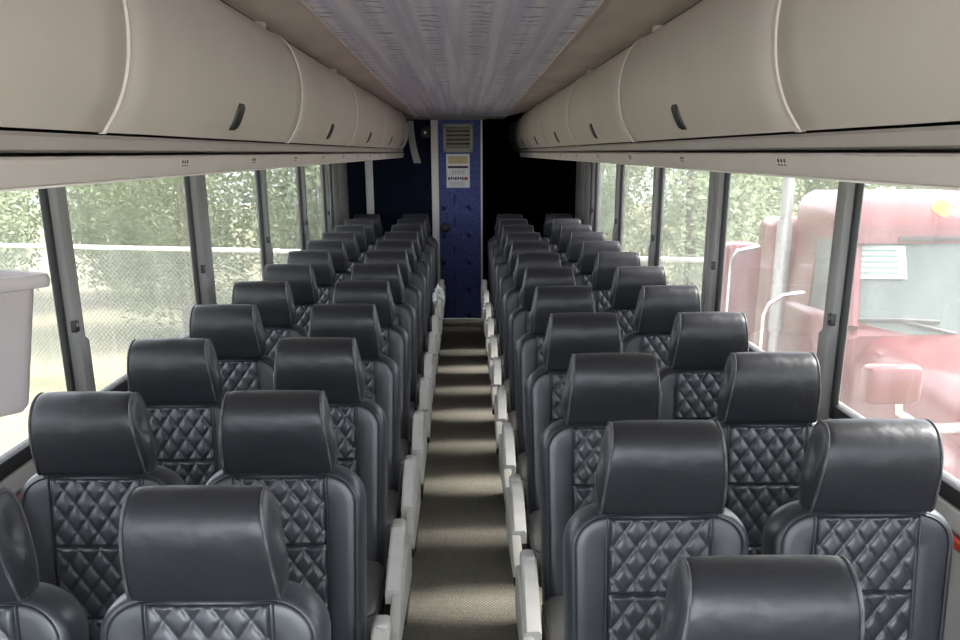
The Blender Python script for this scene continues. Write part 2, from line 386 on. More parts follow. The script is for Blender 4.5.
# ------------------------------------------------------------------ luggage racks
DOORP = [(.660, .385), (.640, .376), (.610, .358), (.585, .32), (.567, .265), (.561, .215), (.564, .165), (.574, .12), (.592, .078), (.611, .05), (.622, .0345)]
def bin_door(sd, y0, y1, first, label):
    t = empty('overhead_bin_door', (0, y0, H))
    tag(t, label, 'luggage bin', 'overhead luggage bin doors on the %s' % ('left' if sd < 0 else 'right'))
    L = y1 - y0 - .012
    pr = catmull(DOORP, 4)
    def off(d):
        out = []
        for i, p in enumerate(pr):
            a, b = pr[max(0, i - 1)], pr[min(len(pr) - 1, i + 1)]
            tx, tz = b[0] - a[0], b[1] - a[1]; l = math.hypot(tx, tz)
            out.append((p[0] - tz / l * d, p[1] + tx / l * d))
        return out
    # d > 0 goes outwards (away from the aisle)
    outer = off(0.0); inner = off(.018); sm = off(.006)
    mb = MB()
    def ring(a, b, y): return [(sd * x, y, z) for x, z in a] + [(sd * x, y, z) for x, z in reversed(b)]
    rings = [ring(sm, inner, .0), ring(outer, inner, .008)]
    nseg = 14
    for k in range(1, nseg): rings.append(ring(outer, inner, .008 + (L - .016) * k / nseg))
    rings += [ring(outer, inner, L - .008), ring(sm, inner, L)]
    mb.loft(rings, True, True, True)
    mb.build('door', BIN, t, angle=50)
    # latch: dark recessed pull near the middle of the door
    i0 = min(range(len(pr)), key=lambda i: abs(pr[i][1] - .118)); i1 = min(range(len(pr)), key=lambda i: abs(pr[i][1] - .058))
    pts = [outer[i] for i in range(i0, i1 + 1)]; mb = MB()
    yc = (2.93 if sd < 0 else 3.08) - 1.95 if first else L * .5
    yc = L * .49 if sd < 0 else L * .495
    rr = []
    for k, (x, z) in enumerate(pts):
        w = .040 if 0 < k < len(pts) - 1 else .034
        e = .006 if 0 < k < len(pts) - 1 else .001
        rr.append([(sd * (x + .004), yc - w, z), (sd * (x - e), yc - w + .003, z), (sd * (x - e), yc + w - .003, z), (sd * (x + .004), yc + w, z)])
    mb.loft(rr, True, True, True)
    la = mb.build('latch', BLACK, t, angle=30)
    # pale edge gasket at the rear end of the door
    g = MB(); w = .020 if first and sd > 0 else .005
    rr = []
    for k, (x, z) in enumerate(off(-.004)):
        rr.append([(sd * (x + .012), L - w, z), (sd * x, L - w + .002, z), (sd * x, L + .005, z), (sd * (x + .012), L + .009, z)])
    if first and sd > 0:
        x, z = off(-.004)[-1]
        for k, (dx, dy) in enumerate(((-.004, .006), (-.003, .010))):
            rr.append([(sd * (x + dx + .006), L - w + dy, z + .006), (sd * (x + dx), L - w + dy, z + .006 - k * .002), (sd * (x + dx), L + dy, z + .002), (sd * (x + dx + .006), L + dy, z + .002)])
    g.loft(rr, True, True, True); g.build('gasket', GASKET, t)
    # little hinge clip at the top rear corner
    c = MB(); c.box(*sorted((sd * .632, sd * .668)), L - .26, L - .225, .362, .392, .004); c.build('hinge_clip', GASKET, t)
    return t
ORD = ['first', 'second', 'third', 'fourth', 'fifth', 'sixth', 'seventh', 'eighth', 'ninth', 'tenth', 'eleventh', 'twelfth']
for sd, y00, nm in ((-1, -.05, 'left'), (1, .08, 'right')):
    cuts = [y00 + 2.0 * k for k in range(6)] + ([11.22] if sd < 0 else [12.08, 13.8]); YR = 11.26 if sd < 0 else 13.82
    for k in range(len(cuts) - 1):
        bin_door(sd, cuts[k], cuts[k + 1], k == 0, 'curved beige overhead luggage bin door, %s from the front above the %s windows' % (ORD[k], nm))
    r = empty('luggage_rack', (0, 0, H)); tag(r, 'long beige luggage rack body running above the %s windows' % nm, 'luggage rack')
    Xw = (XL + .01) if sd < 0 else (XR - .01)
    def lx(pts, y0, y1, mb): return mb.loft([[(sd * x, y, z) for x, z in pts] for y in (y0, y1)], True, True, True)
    aw = abs(Xw)
    mb = MB(); lx([(aw, .05), (aw, .52), (.80, .52), (.80, .42), (.70, .40), (.70, .05)], YF, YR, mb); mb.build('rack_body', FOAM, r, smooth=False)
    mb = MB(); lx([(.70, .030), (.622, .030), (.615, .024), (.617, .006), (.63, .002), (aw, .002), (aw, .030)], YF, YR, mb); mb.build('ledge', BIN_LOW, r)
    mb = MB(); lx([(.70, .408), (.672, .40), (.672, .385), (.70, .385)], YF, YR, mb); mb.build('top_seal', RUBBER, r)
    p = empty('service_panel', (0, 0, H)); tag(p, 'beige service panel strip with reading light buttons below the %s luggage rack' % nm, 'service panel')
    mb = MB(); lx([(.640, -.003), (.616, -.004), (.612, -.008), (.620, -.040), (.626, -.046), (.64, -.046), (.70, -.02), (.70, -.003)], YF, 11.3 if sd < 0 else 12.3, mb); mb.build('panel', PSU, p)
    mb = MB(); lx([(.616, -.044), (.617, -.0475), (.64, -.0485), (.64, -.044)], YF, 11.3 if sd < 0 else 12.3, mb); mb.build('bottom_lip', WHITE_TRIM, p)
    mb = MB(); lx([(.70, -.006), (.70, -.03), (aw, -.006), (aw, -.001)], YF, 11.3 if sd < 0 else 12.3, mb); mb.build('underside', PSU, p)
    y = 2.44 if sd < 0 else 2.13
    while y < 11:
        b = MB()
        def pt(yy, t, e): return (sd * (.612 + .008 * t - e), yy, -.008 - .032 * t)
        q = [pt(y - .035, .15, .0015), pt(y + .035, .15, .0015), pt(y + .035, .62, .0015), pt(y - .035, .62, .0015)]
        qb = [pt(y - .035, .15, -.002), pt(y + .035, .15, -.002), pt(y + .035, .62, -.002), pt(y - .035, .62, -.002)]
        b.loft([qb, q], True, True, True); bo = b.build('button_plate', GASKET, p, smooth=False)
        d = MB()
        for k in (-1, 0, 1):
            yy = y + k * .021
            d.loft([[pt(yy + .006 * cos(a), .30 + .13 * sin(a), e) for a in [2 * pi * j / 8 for j in range(8)]] for e in (.001, .0025)], True, True, True)
            d.loft([[pt(yy - .007, .5, e), pt(yy + .007, .5, e), pt(yy + .007, .58, e), pt(yy - .007, .58, e)] for e in (.001, .0025)], True, True, True)
        d.build('button', METAL_DK, bo)
        y += .80 if sd < 0 else .98
# drooping grey end flap at the rear of the left rack
t = empty('hanging_flap', (-.50, 11.536, 1.70)); tag(t, 'narrow grey flap hanging at the rear end of the left luggage rack', 'flap')
mb = MB(); pr = catmull([(-.05, .36), (-.045, .25), (-.03, .12), (.0, .0), (.015, -.05)], 5)
mb.loft([[(x - w, -.01, z), (x + w, -.012, z), (x + w, .012, z), (x - w, .01, z)] for (x, z), w in zip(pr, [.03 + .01 * i / len(pr) for i in range(len(pr))])], True, True, True)
mb.build('flap_panel', PILLAR_LT, t)

# ------------------------------------------------------------------ rear bulkhead, lavatory door
DX0, DX1 = -.268, .172
struct(MB().box(XL - .1, DX0 - .075, YB, YB + .1, 0, H + .6), 'wall_rear_left', NAVY, 'dark navy rear bulkhead left of the blue door', smooth=False)
struct(MB().box(DX1 + .02, XR + .1, YBR, YBR + .1, 0, H + .6), 'wall_rear_right', VOID, 'rear wall of the recess right of the blue door, coloured black as shade', smooth=False)
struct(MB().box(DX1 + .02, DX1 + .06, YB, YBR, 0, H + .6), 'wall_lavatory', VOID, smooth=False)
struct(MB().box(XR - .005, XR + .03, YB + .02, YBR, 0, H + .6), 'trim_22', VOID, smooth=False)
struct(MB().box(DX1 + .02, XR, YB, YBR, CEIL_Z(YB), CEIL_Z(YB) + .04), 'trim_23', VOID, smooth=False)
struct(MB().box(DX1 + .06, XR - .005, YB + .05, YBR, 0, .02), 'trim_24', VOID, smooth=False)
struct(MB().box(DX0 - .08, DX1 + .03, YB - .02, YB + .1, 2.066, H + .6), 'wall_rear_top', GREY_IN, smooth=False)
struct(MB().box(-.62, .42, YB - .035, YB - .012, 2.072, 2.12, .005), 'trim_17', GREY_IN)
struct(MB().box(DX0 - .075, DX0, YB - .03, YB + .08, 0, 2.066, .006), 'trim_18', WHITE_TRIM, 'white post on the left edge of the blue door')
struct(MB().box(DX1, DX1 + .018, YB - .02, YB + .08, 0, 2.066, .004), 'trim_19', WHITE_TRIM, 'thin white edge on the right of the blue door')
struct(MB().box(-1.035, -.955, YB - .03, YB, .75, 1.70, .006), 'trim_20', WHITE_TRIM, 'white upright strip on the navy bulkhead')
struct(MB().box(-.36, .27, YB - .32, YB, 0.0, .045, .01), 'trim_21', CARPET, 'carpeted threshold step before the blue door')
d = struct(MB().box(DX0, DX1, YB, YB + .04, .045, 2.066, .004), 'door_1', DOORM, 'blue patterned lavatory door at the end of the aisle')
m = MB()
def motif(m, px, py, kind):
    r_ = ray(px, py); t = (YB - .0015) / r_.y; x, z = r_.x * t, H + r_.z * t
    if kind == 'tick': pts = [(-.008, -.05), (.006, -.045), (.012, .045), (.0, .05)]
    elif kind == 'bird': pts = [(-.055, .03), (-.015, .015), (.0, .045), (.012, .01), (.05, -.005), (.012, -.012), (.02, -.045), (-.012, -.01)]
    else: pts = [(-.02, .03), (.03, .005), (.02, -.02), (-.02, -.03)]
    pts = [(x + a, z + b) for a, b in pts]
    m.loft([[(a, YB - .0015, b) for a, b in pts], [(a, YB + .002, b) for a, b in pts]], True, True, True)
for py in (199, 222, 250, 277, 305): motif(m, 454.5, py, 'tick')
for py in (208, 236, 263, 290, 316): motif(m, 469, py, 'bird'); motif(m, 443.5, py, 'half')
m.build('motif', MOTIF, d, smooth=False)
k = MB(); k.loft([[(-.209 + r * cos(a), y, 1.0 + r * sin(a)) for a in [2 * pi * j / 20 for j in range(20)]] for r, y in ((.052, YB), (.052, YB - .012), (.04, YB - .02), (.025, YB - .022))], True, True, True)
k.build('handle', BLACK, d)
v = empty('vent_grille', (-.061, YB - .004, 1.892)); tag(v, 'grey slatted air vent at the top of the blue door', 'vent')
fr = MB(); w, h = .155, .138
for a in ((-w, w, h - .035, h), (-w, w, -h, -h + .045), (-w, -w + .035, -h, h), (w - .035, w, -h, h)): fr.box(a[0], a[1], -.018, .0, a[2], a[3], .004)
fr.build('frame', VENT, v); MB().box(-w + .02, w - .02, -.004, .002, -h + .02, h - .02).build('backing', VENT_DK, v, smooth=False)
for i in range(5):
    z = -.078 + i * .041
    MB().extrude_poly([(-.014, z - .008), (-.004, z + .008), (-.004, z + .014), (-.016, z)], 'x', -w + .03, w - .03).build('slat', VENT, v, smooth=False)
n = empty('notice', (-.065, YB - .003, 1.57)); tag(n, 'white printed notice fixed on the blue door under the vent', 'notice')
MB().box(-.122, .122, -.003, .003, -.165, .168, .001).build('sheet', PAPER, n, smooth=False)
MB().box(-.10, .10, -.005, -.001, .075, .145, .001).build('emblem_band', PAPER_Y, n, smooth=False)
MB().box(-.105, .105, -.005, -.001, .028, .05).build('black_bar', INK, n, smooth=False)
mm = MB()
for i in range(5): mm.box(-.06 + i * .028, -.045 + i * .028, -.005, -.001, -.03 + .006 * (i % 2), .01)
mm.build('picture', INK_GREY, n, smooth=False)
mm = MB()
for i in range(7): mm.box(-.105 + i * .024, -.105 + i * .024 + .017, -.005, -.001, -.088 + .004 * (i % 3), -.06)
mm.build('printed_word', INK, n, smooth=False)
MB().box(.065, .10, -.005, -.001, -.088, -.06).build('red_mark', INK_RED, n, smooth=False)
mm = MB()
for i in range(4): mm.box(-.09, .08 - .02 * (i % 2), -.005, -.001, -.112 - i * .013, -.107 - i * .013)
mm.build('text_line', INK_GREY, n, smooth=False)
t = empty('wall_camera', (-.40, YB - .001, 1.955)); tag(t, 'small black box with a white glint on the rear bulkhead', 'camera')
MB().box(-.045, .045, -.05, .0, -.06, .06, .01).build('housing', BLACK, t)
MB().loft([[(.012 * cos(a), y, .012 * sin(a) - .01) for a in [2 * pi * j / 12 for j in range(12)]] for y in (-.045, -.055)], True, True, True).build('lens', WHITE_TRIM, t)  # off-white disc painted as the glint on the housing

# ------------------------------------------------------------------ coach seats
def hr_halfwidth(z):
    t = max(0, min(1, (z - .985) / .21))
    return .1385 - .0185 * t ** 1.4
HRP = catmull([(.014, .983), (-.012, .990), (-.030, 1.035), (-.043, 1.085), (-.047, 1.122), (-.041, 1.153), (-.024, 1.178), (.0, 1.191), (.026, 1.195), (.052, 1.190), (.078, 1.160), (.088, 1.10), (.086, 1.03), (.072, .985), (.042, .978)], 3, True)
def hr_ring(u, sc, bulge=0.0):
    cy, cz = .018, 1.09
    out = []
    for i, (y, z) in enumerate(HRP):
        yy, zz = cy + (y - cy) * sc, cz + (z - cz) * sc
        w = hr_halfwidth(z)
        out.append((u * w + math.copysign(bulge, u) if u else 0, yy, zz))
    return out
def make_headrest(t):
    mb = MB()
    st = [(.0, 1.0), (.35, .998), (.65, .992), (.84, .985), (.92, .975), (.965, .955), (.99, .925)]
    pos = [hr_ring(u, s) for u, s in st]
    neg = [hr_ring(-u, s) for u, s in st[1:]][::-1]
    endp = [hr_ring(1.0, .90, .001), hr_ring(1.0, .72, .006), hr_ring(1.0, .4, .009), hr_ring(1.0, .12, .010)]
    endn = [hr_ring(-1.0, .90, .001), hr_ring(-1.0, .72, .006), hr_ring(-1.0, .4, .009), hr_ring(-1.0, .12, .010)][::-1]
    mb.loft(endn + neg + pos + endp, True, True, True)
    h = mb.build('headrest', LEATHER, t, angle=60)
    for u in (-1, 1):
        MB().tube(hr_ring(u * .985, .955), .0032, 6, True).build('piping', PIPING_HR, h)
    # short sleeve between headrest and backrest, coloured black for the shade there
    MB().box(-.10, .10, .028, .070, .965, 1.0, .008).build('sleeve', BLACK, h)
    return h

LEAN = .17
def bp(x, s, d):   # point on the backrest: x across, s up the back, d behind the front plane
    n = math.hypot(1, LEAN)
    return (x, -.088 + s * LEAN + d, .43 + s * .985 - d * LEAN)
def outline(i, half=.212, top=.577, bot=.0, rad=.098):
    w = half - i; t = top - i; b = bot + i * .3; r = max(rad - i, .012)
    pts = []
    for k in range(9):
        a = pi / 2 * k / 8
        pts.append((w - r + r * cos(a), t - r * .92 + r * .92 * sin(a)))
    nx = 6
    top_mid = [(w - r - 2 * (w - r) * k / nx, t + .006 * (1 - (2 * k / nx - 1) ** 2)) for k in range(1, nx)]
    left = [(-x, y) for x, y in reversed(pts)]
    sidep = [(-w + .012 * q, t - r - (t - r - b) * q) for q in (.33, .66, 1)]
    botp = [((-w + .012) * (1 - 2 * q), b) for q in (.25, .5, .75)]
    sr = [(w - .012 * q, t - r - (t - r - b) * q) for q in (1, .66, .33)]
    return pts + top_mid + left + sidep + botp + sr
def make_backrest(t):
    mb = MB()
    spec = [(.115, .030), (.110, .010), (.098, .0), (.06, -.002), (.034, .0), (.018, .003), (.007, .008), (.0018, .0145), (.001, .0175), (.003, .0195), (.001, .0215), (-.001, .028), (-.0015, .045), (-.001, .065), (.0, .085), (.003, .094), (.005, .115), (.005, .15)]
    rings = [[bp(x, s, d) for x, s in outline(i)] for d, i in spec]
    mb.loft(rings, True, True, True)
    b = mb.build('backrest', LEATHER_B, t, angle=55)
    # quilted centre panel
    QW, S0, S1 = .117, .03, .556
    nx, ns = 70, 146
    seams = [S0, (.61 - .43) / .985, (.80 - .43) / .985, S1]
    g = []
    for j in range(ns + 1):
        s = S0 + (S1 - S0) * j / ns
        row = []
        for i in range(nx + 1):
            x = -QW + 2 * QW * i / nx
            sec = max(q for q in seams if q <= s + 1e-6)
            a = x / .054 + (s - sec) / .074 + .5; c = x / .054 - (s - sec) / .074 + .5
            fa, fc = a % 1, c % 1
            pa = 1 - abs(2 * fa - 1) ** 3.2; pc = 1 - abs(2 * fc - 1) ** 3.2
            puff = (max(pa, 0) * max(pc, 0)) ** .6
            ed = min(1, min(abs(x - QW), abs(x + QW)) / .010); es = min(1, min(abs(s - q) for q in seams) / .007)
            d = -.0005 - .0075 * puff * min(1, ed + .15) * min(1, es) - .003 * ed * es
            if i in (0, nx) or j in (0, ns): d = .004
            row.append(bp(x, s, d))
        g.append(row)
    MB().loft(g, False).build('quilted_panel', LEATHER_Q, b, angle=80)
    # seams: round the front edge and up both sides of the quilting
    pp = MB(); pp.tube([bp(x, s, -.0005) for x, s in outline(.0195)], .0021, 5, True)
    pp.build('edge_piping', PIPING, b)
    for u in (-1, 1):
        MB().tube([bp(u * .1205, S0 + (S1 - S0) * k / 16, -.0035) for k in range(17)], .0022, 5).build('panel_piping', PIPING, b)
    return b
def make_cushion(t):
    mb = MB(); rings = []
    def ring(z, ins, fy):
        w = .212 - ins; y0, y1 = -.535 + ins + fy, -.075 - ins * .3; r = max(.06 - ins * .6, .01); pts = []
        for cx, cy, a0 in ((w - r, y1 - r, 0), (-w + r, y1 - r, pi / 2), (-w + r, y0 + r, pi), (w - r, y0 + r, 3 * pi / 2)):
            for k in range(6):
                a = a0 + pi / 2 * k / 5; pts.append((cx + r * cos(a), cy + r * sin(a), z + .02 * (-(cy + r * sin(a)) - .3)))
        return pts
    for z, i, f in ((.335, .03, .02), (.34, .01, .01), (.37, .0, .0), (.43, .0, .0), (.455, .006, .0), (.468, .02, .0), (.472, .05, 0), (.474, .12, 0)): rings.append(ring(z, i, f))
    mb.loft(rings, True, True, True); c = mb.build('seat_cushion', CUSHION, t, angle=60)
    MB().tube(ring(.452, .004, 0), .0035, 5, True).build('piping', PIPING, c)
def make_frame(t, outer):
    # folded steel pedestal leg under each edge, on a floor plate
    for x in (-.12, .12):
        m = MB(); m.extrude_poly([(-.40, .335), (-.14, .335), (-.20, .03), (-.16, .0), (-.36, .0), (-.32, .03)], 'x', x - .02, x + .02, .005); m.build('leg', METAL_DK, t)
    m = MB(); m.box(-.19, .19, -.50, -.08, .315, .337, .006); m.build('seat_pan', METAL_DK, t)
def make_aisle_arm(t, s):
    """armrest and skirt on the aisle side; s = +1 when the aisle is at +x"""
    a = MB(); xo = .246
    # padded top: rounded cap at the pivot, long bar dipping towards the front
    prof = [(.02, .562), (-.04, .568), (-.10, .559), (-.20, .536), (-.30, .514), (-.405, .494)]
    rings = []
    for k, (y, z) in enumerate(catmull(prof, 3)):
        q = k / (3 * (len(prof) - 1)); w = .0235 + .001 * q; h = .036 + .012 * q; x = s * (xo + .008 * q * q)
        rings.append([(x + w * u, y, z + v * h if v < 0 else z) for u, v in ((-1, -1), (1, -1), (1, -.22), (.72, 0), (-.72, 0), (-1, -.22))])
    a.loft(rings, True, True, True)
    ar = a.build('armrest', ARM, t, angle=35)
    c = MB(); c.box(s * xo - .026, s * xo + .026, -.045, .045, .520, .574, .016, 3); c.build('pivot_cap', ARM, ar)
    # skirt below: runs out past the armrest and dips to a nose
    k = MB(); xs = sorted((s * (xo + .004), s * (xo + .038)))
    pts = catmull([(.04, .520), (-.18, .512), (-.40, .480), (-.50, .456), (-.565, .42)], 3) + [(-.575, .40), (-.565, .365), (-.40, .36), (.02, .36), (.06, .40)]
    k.extrude_poly(pts, 'x', xs[0], xs[1], .008, 2); sk = k.build('aisle_skirt', ARM_SIDE, t, angle=35)
    e = MB(); e.box(*sorted((s * (xo + .003), s * (xo + .039))), -.581, -.545, .355, .385, .006); e.build('end_cap', BLACK, sk)
    l = MB(); l.box(*sorted((s * (xo - .030), s * (xo - .008))), -.42, -.10, .0, .40, .006); l.build('leg', METAL_DK, t)

def seat_proto(kind):
    t = empty('coach_seat')
    make_headrest(t); make_backrest(t); make_cushion(t); make_frame(t, kind)
    if kind: make_aisle_arm(t, kind)
    return t
PROTO = {'A': seat_proto(0)}
def proto_from(base, s):
    c = copy_tree(base); make_aisle_arm(c, s); return c
PROTO['B'] = proto_from(PROTO['A'], 1); PROTO['C'] = proto_from(PROTO['A'], -1); PROTO['D'] = None
LAT = {'A': -.950, 'B': -.480, 'C': .437, 'D': .910}
used = set()
def place(col, k):
    if col in 'AB': y = 1.755 + .80 * k
    else: y = 1.386 + .829 * k
    key = 'A' if col in 'AD' else col
    if key in used: o = copy_tree(PROTO[key])
    else: o = PROTO[key]; used.add(key)
    o.location = (LAT[col], y, 0)
    o.rotation_euler = (0, 0, random.uniform(-.012, .012))
    i = k - 1 if col == 'D' else k
    where = {'A': 'beside the left windows', 'B': 'left of the aisle', 'C': 'right of the aisle', 'D': 'beside the right windows'}[col]
    if col in 'AD': lab = 'black quilted coach seat %s, %s in its column from the front' % (where, ORD[i])
    else: lab = 'black coach seat with armrest %s, %s in its column from the front' % (where, ORD[i])
    tag(o, lab, 'seat', {'A': 'window seats on the left', 'B': 'aisle seats on the left', 'C': 'aisle seats on the right', 'D': 'window seats on the right'}[col])
for k in range(12):
    for col in 'ABCD':
        if col == 'D' and k == 0: continue
        place(col, k)

# grey litter bin hung by the front left window
t = empty('litter_bin', (-1.048, 2.20, 1.236), radians(-35)); tag(t, 'grey plastic litter bin with a lipped rim hung at the front left window', 'litter bin')
def rr(hx, hy, z, r, y0=0):
    pts = []
    for cx, cy, a0 in ((hx - r, hy - r, 0), (-hx + r, hy - r, pi / 2), (-hx + r, -hy + r, pi), (hx - r, -hy + r, 3 * pi / 2)):
        for k in range(6):
            a = a0 + pi / 2 * k / 5; pts.append((cx + r * cos(a), y0 + cy + r * sin(a), z))
    return pts
mb = MB(); mb.loft([rr(.06, .05, .004, .02), rr(.082, .07, .0, .03), rr(.092, .08, .014, .035), rr(.137, .105, .262, .035), rr(.131, .099, .262, .03), rr(.088, .075, .02, .03)], True, True, True); mb.build('bin_body', BIN_BOX, t)
mb = MB(); mb.loft([rr(.139, .107, .258, .035), rr(.160, .125, .262, .035), rr(.163, .128, .275, .035), rr(.160, .125, .287, .035), rr(.134, .102, .288, .03), rr(.13, .098, .26, .03)] , True); mb.build('rim', BIN_BOX, t)
mb = MB(); mb.box(-.20, -.10, -.03, .03, .18, .24, .006); mb.box(-.215, -.195, -.05, .05, .12, .26, .004); mb.build('wall_bracket', METAL_DK, t)

# crumpled plastic on one of the left armrests
bm = bmesh.new(); bmesh.ops.create_icosphere(bm, subdivisions=3, radius=1)
for v in bm.verts:
    q = 1 + random.uniform(-.28, .22); v.co = Vector((v.co.x * .045 * q, v.co.y * .07 * q, v.co.z * .085 * q))
mb = MB(); mb.bm(bm); o = mb.build('plastic_bag', CRUMPLE, smooth=False); o.location = (-.218, 8.70, .645)
tag(o, 'crumpled white plastic bag lying on an armrest near the blue door', 'bag')

# ------------------------------------------------------------------ outside
mb = MB(); N = 30
mb.loft([[(-40 + 80 * i / N, -25 + 95 * j / N, GZ + (random.uniform(-.03, .03) if 0 < i < N else 0)) for i in range(N + 1)] for j in range(N + 1)], False)
o = mb.build('ground', GROUND); tag(o, kind='structure')
# chain link fence running obliquely behind the coach
def fence(x0, x1, label):
    t = empty('chain_link_fence', (x0, 0, GZ)); tag(t, label, 'fence')
    Yf = lambda x: 13.41 - .286 * x
    zt = .55 - GZ
    P = lambda x, z: (x - x0, Yf(x), z)
    MB().tube([P(x0, zt), P(x1, zt)], .03, 8).build('top_rail', GALV, t)
    x = x0
    while x <= x1 + .01:
        MB().tube([P(x, 0), P(x, zt + .03)], .03, 8).build('post', GALV, t); x += (x1 - x0)
    w = MB(); st = .07; hgt = zt - .05; k = x0 - hgt
    while k < x1:
        for sg in (1, -1):
            a0 = max(k, x0); a1 = min(k + hgt, x1)
            if a1 > a0:
                z0, z1 = (a0 - k), (a1 - k)
                if sg < 0: z0, z1 = hgt - z0, hgt - z1
                w.tube([P(a0, z0 + .03), P(a1, z1 + .03)], .003, 3, caps=False)
        k += st
    w.build('chain_link_mesh', WIRE, t)
fence(-10.0, -1.6, 'galvanised chain link fence with pale top rail seen through the left windows')
fence(1.6, 3.2, 'galvanised chain link fence with pale top rail seen through the right windows')
# trees and bushes beyond the fence
def foliage(rx, ry, rz, cz, n, size):
    mb = MB()
    for _ in range(n):
        while True:
            p = Vector((random.uniform(-1, 1), random.uniform(-1, 1), random.uniform(-1, 1)))
            if .25 < p.length < 1: break
        lump = 1 + .18 * sin(p.x * 7) * cos(p.z * 6 + p.y * 4)
        c = Vector((p.x * rx * lump, p.y * ry * lump, cz + p.z * rz * lump))
        d1 = Vector((random.gauss(0, 1), random.gauss(0, 1), random.gauss(0, 1))).normalized(); d2 = d1.orthogonal().normalized()
        s = size * random.uniform(.6, 1.3)
        mb.add([c - d1 * s, c - d2 * s * .45, c + d1 * s, c + d2 * s * .45], [(0, 1, 2, 3)])
    return mb
def tree(kind):
    t = empty('leafy_tree')
    r, hgt = (1.9, 4.2) if kind == 0 else (1.5, 3.2)
    tr = MB(); tr.tube([(0, 0, 0), (.05, .02, hgt * .3), (-.03, .05, hgt * .6), (.02, 0, hgt * .8)], [.14, .11, .08, .03], 8); tr.build('trunk', BARK, t)
    foliage(r, r, hgt * .49, hgt * .5 + .05, 17000, .055).build('foliage', GRASS, t, smooth=False)
    return t
spots = [(-14.2, 20.6, 0, 1.0), (-9.6, 19.8, 0, 1.0), (-5.0, 19.2, 0, 1.0), (-.5, 18.8, 0, .95), (3.9, 18.6, 0, 1.0), (8.4, 18.4, 0, 1.0), (-11.8, 24.6, 1, 1.35), (-7.2, 24.2, 1, 1.35), (-2.7, 23.6, 1, 1.35), (1.7, 23.6, 1, 1.3), (6.4, 23.2, 1, 1.3)]
tp = [tree(0), tree(1)]; tu = [False, False]
nl = nr = 0
for (x, y, k, sc) in spots:
    o = copy_tree(tp[k]) if tu[k] else tp[k]; tu[k] = True
    o.location = (x, y, GZ); o.rotation_euler = (0, 0, x * 1.7); o.scale = (sc, sc, sc)
order = sorted([o for o in COL.objects if o.name.startswith('leafy_tree')], key=lambda q: q.location.x)
for i, o in enumerate(order):
    tag(o, 'pale green tree beyond the fence, %s in its row from the left' % ORD[i], 'tree', 'trees beyond the fence')

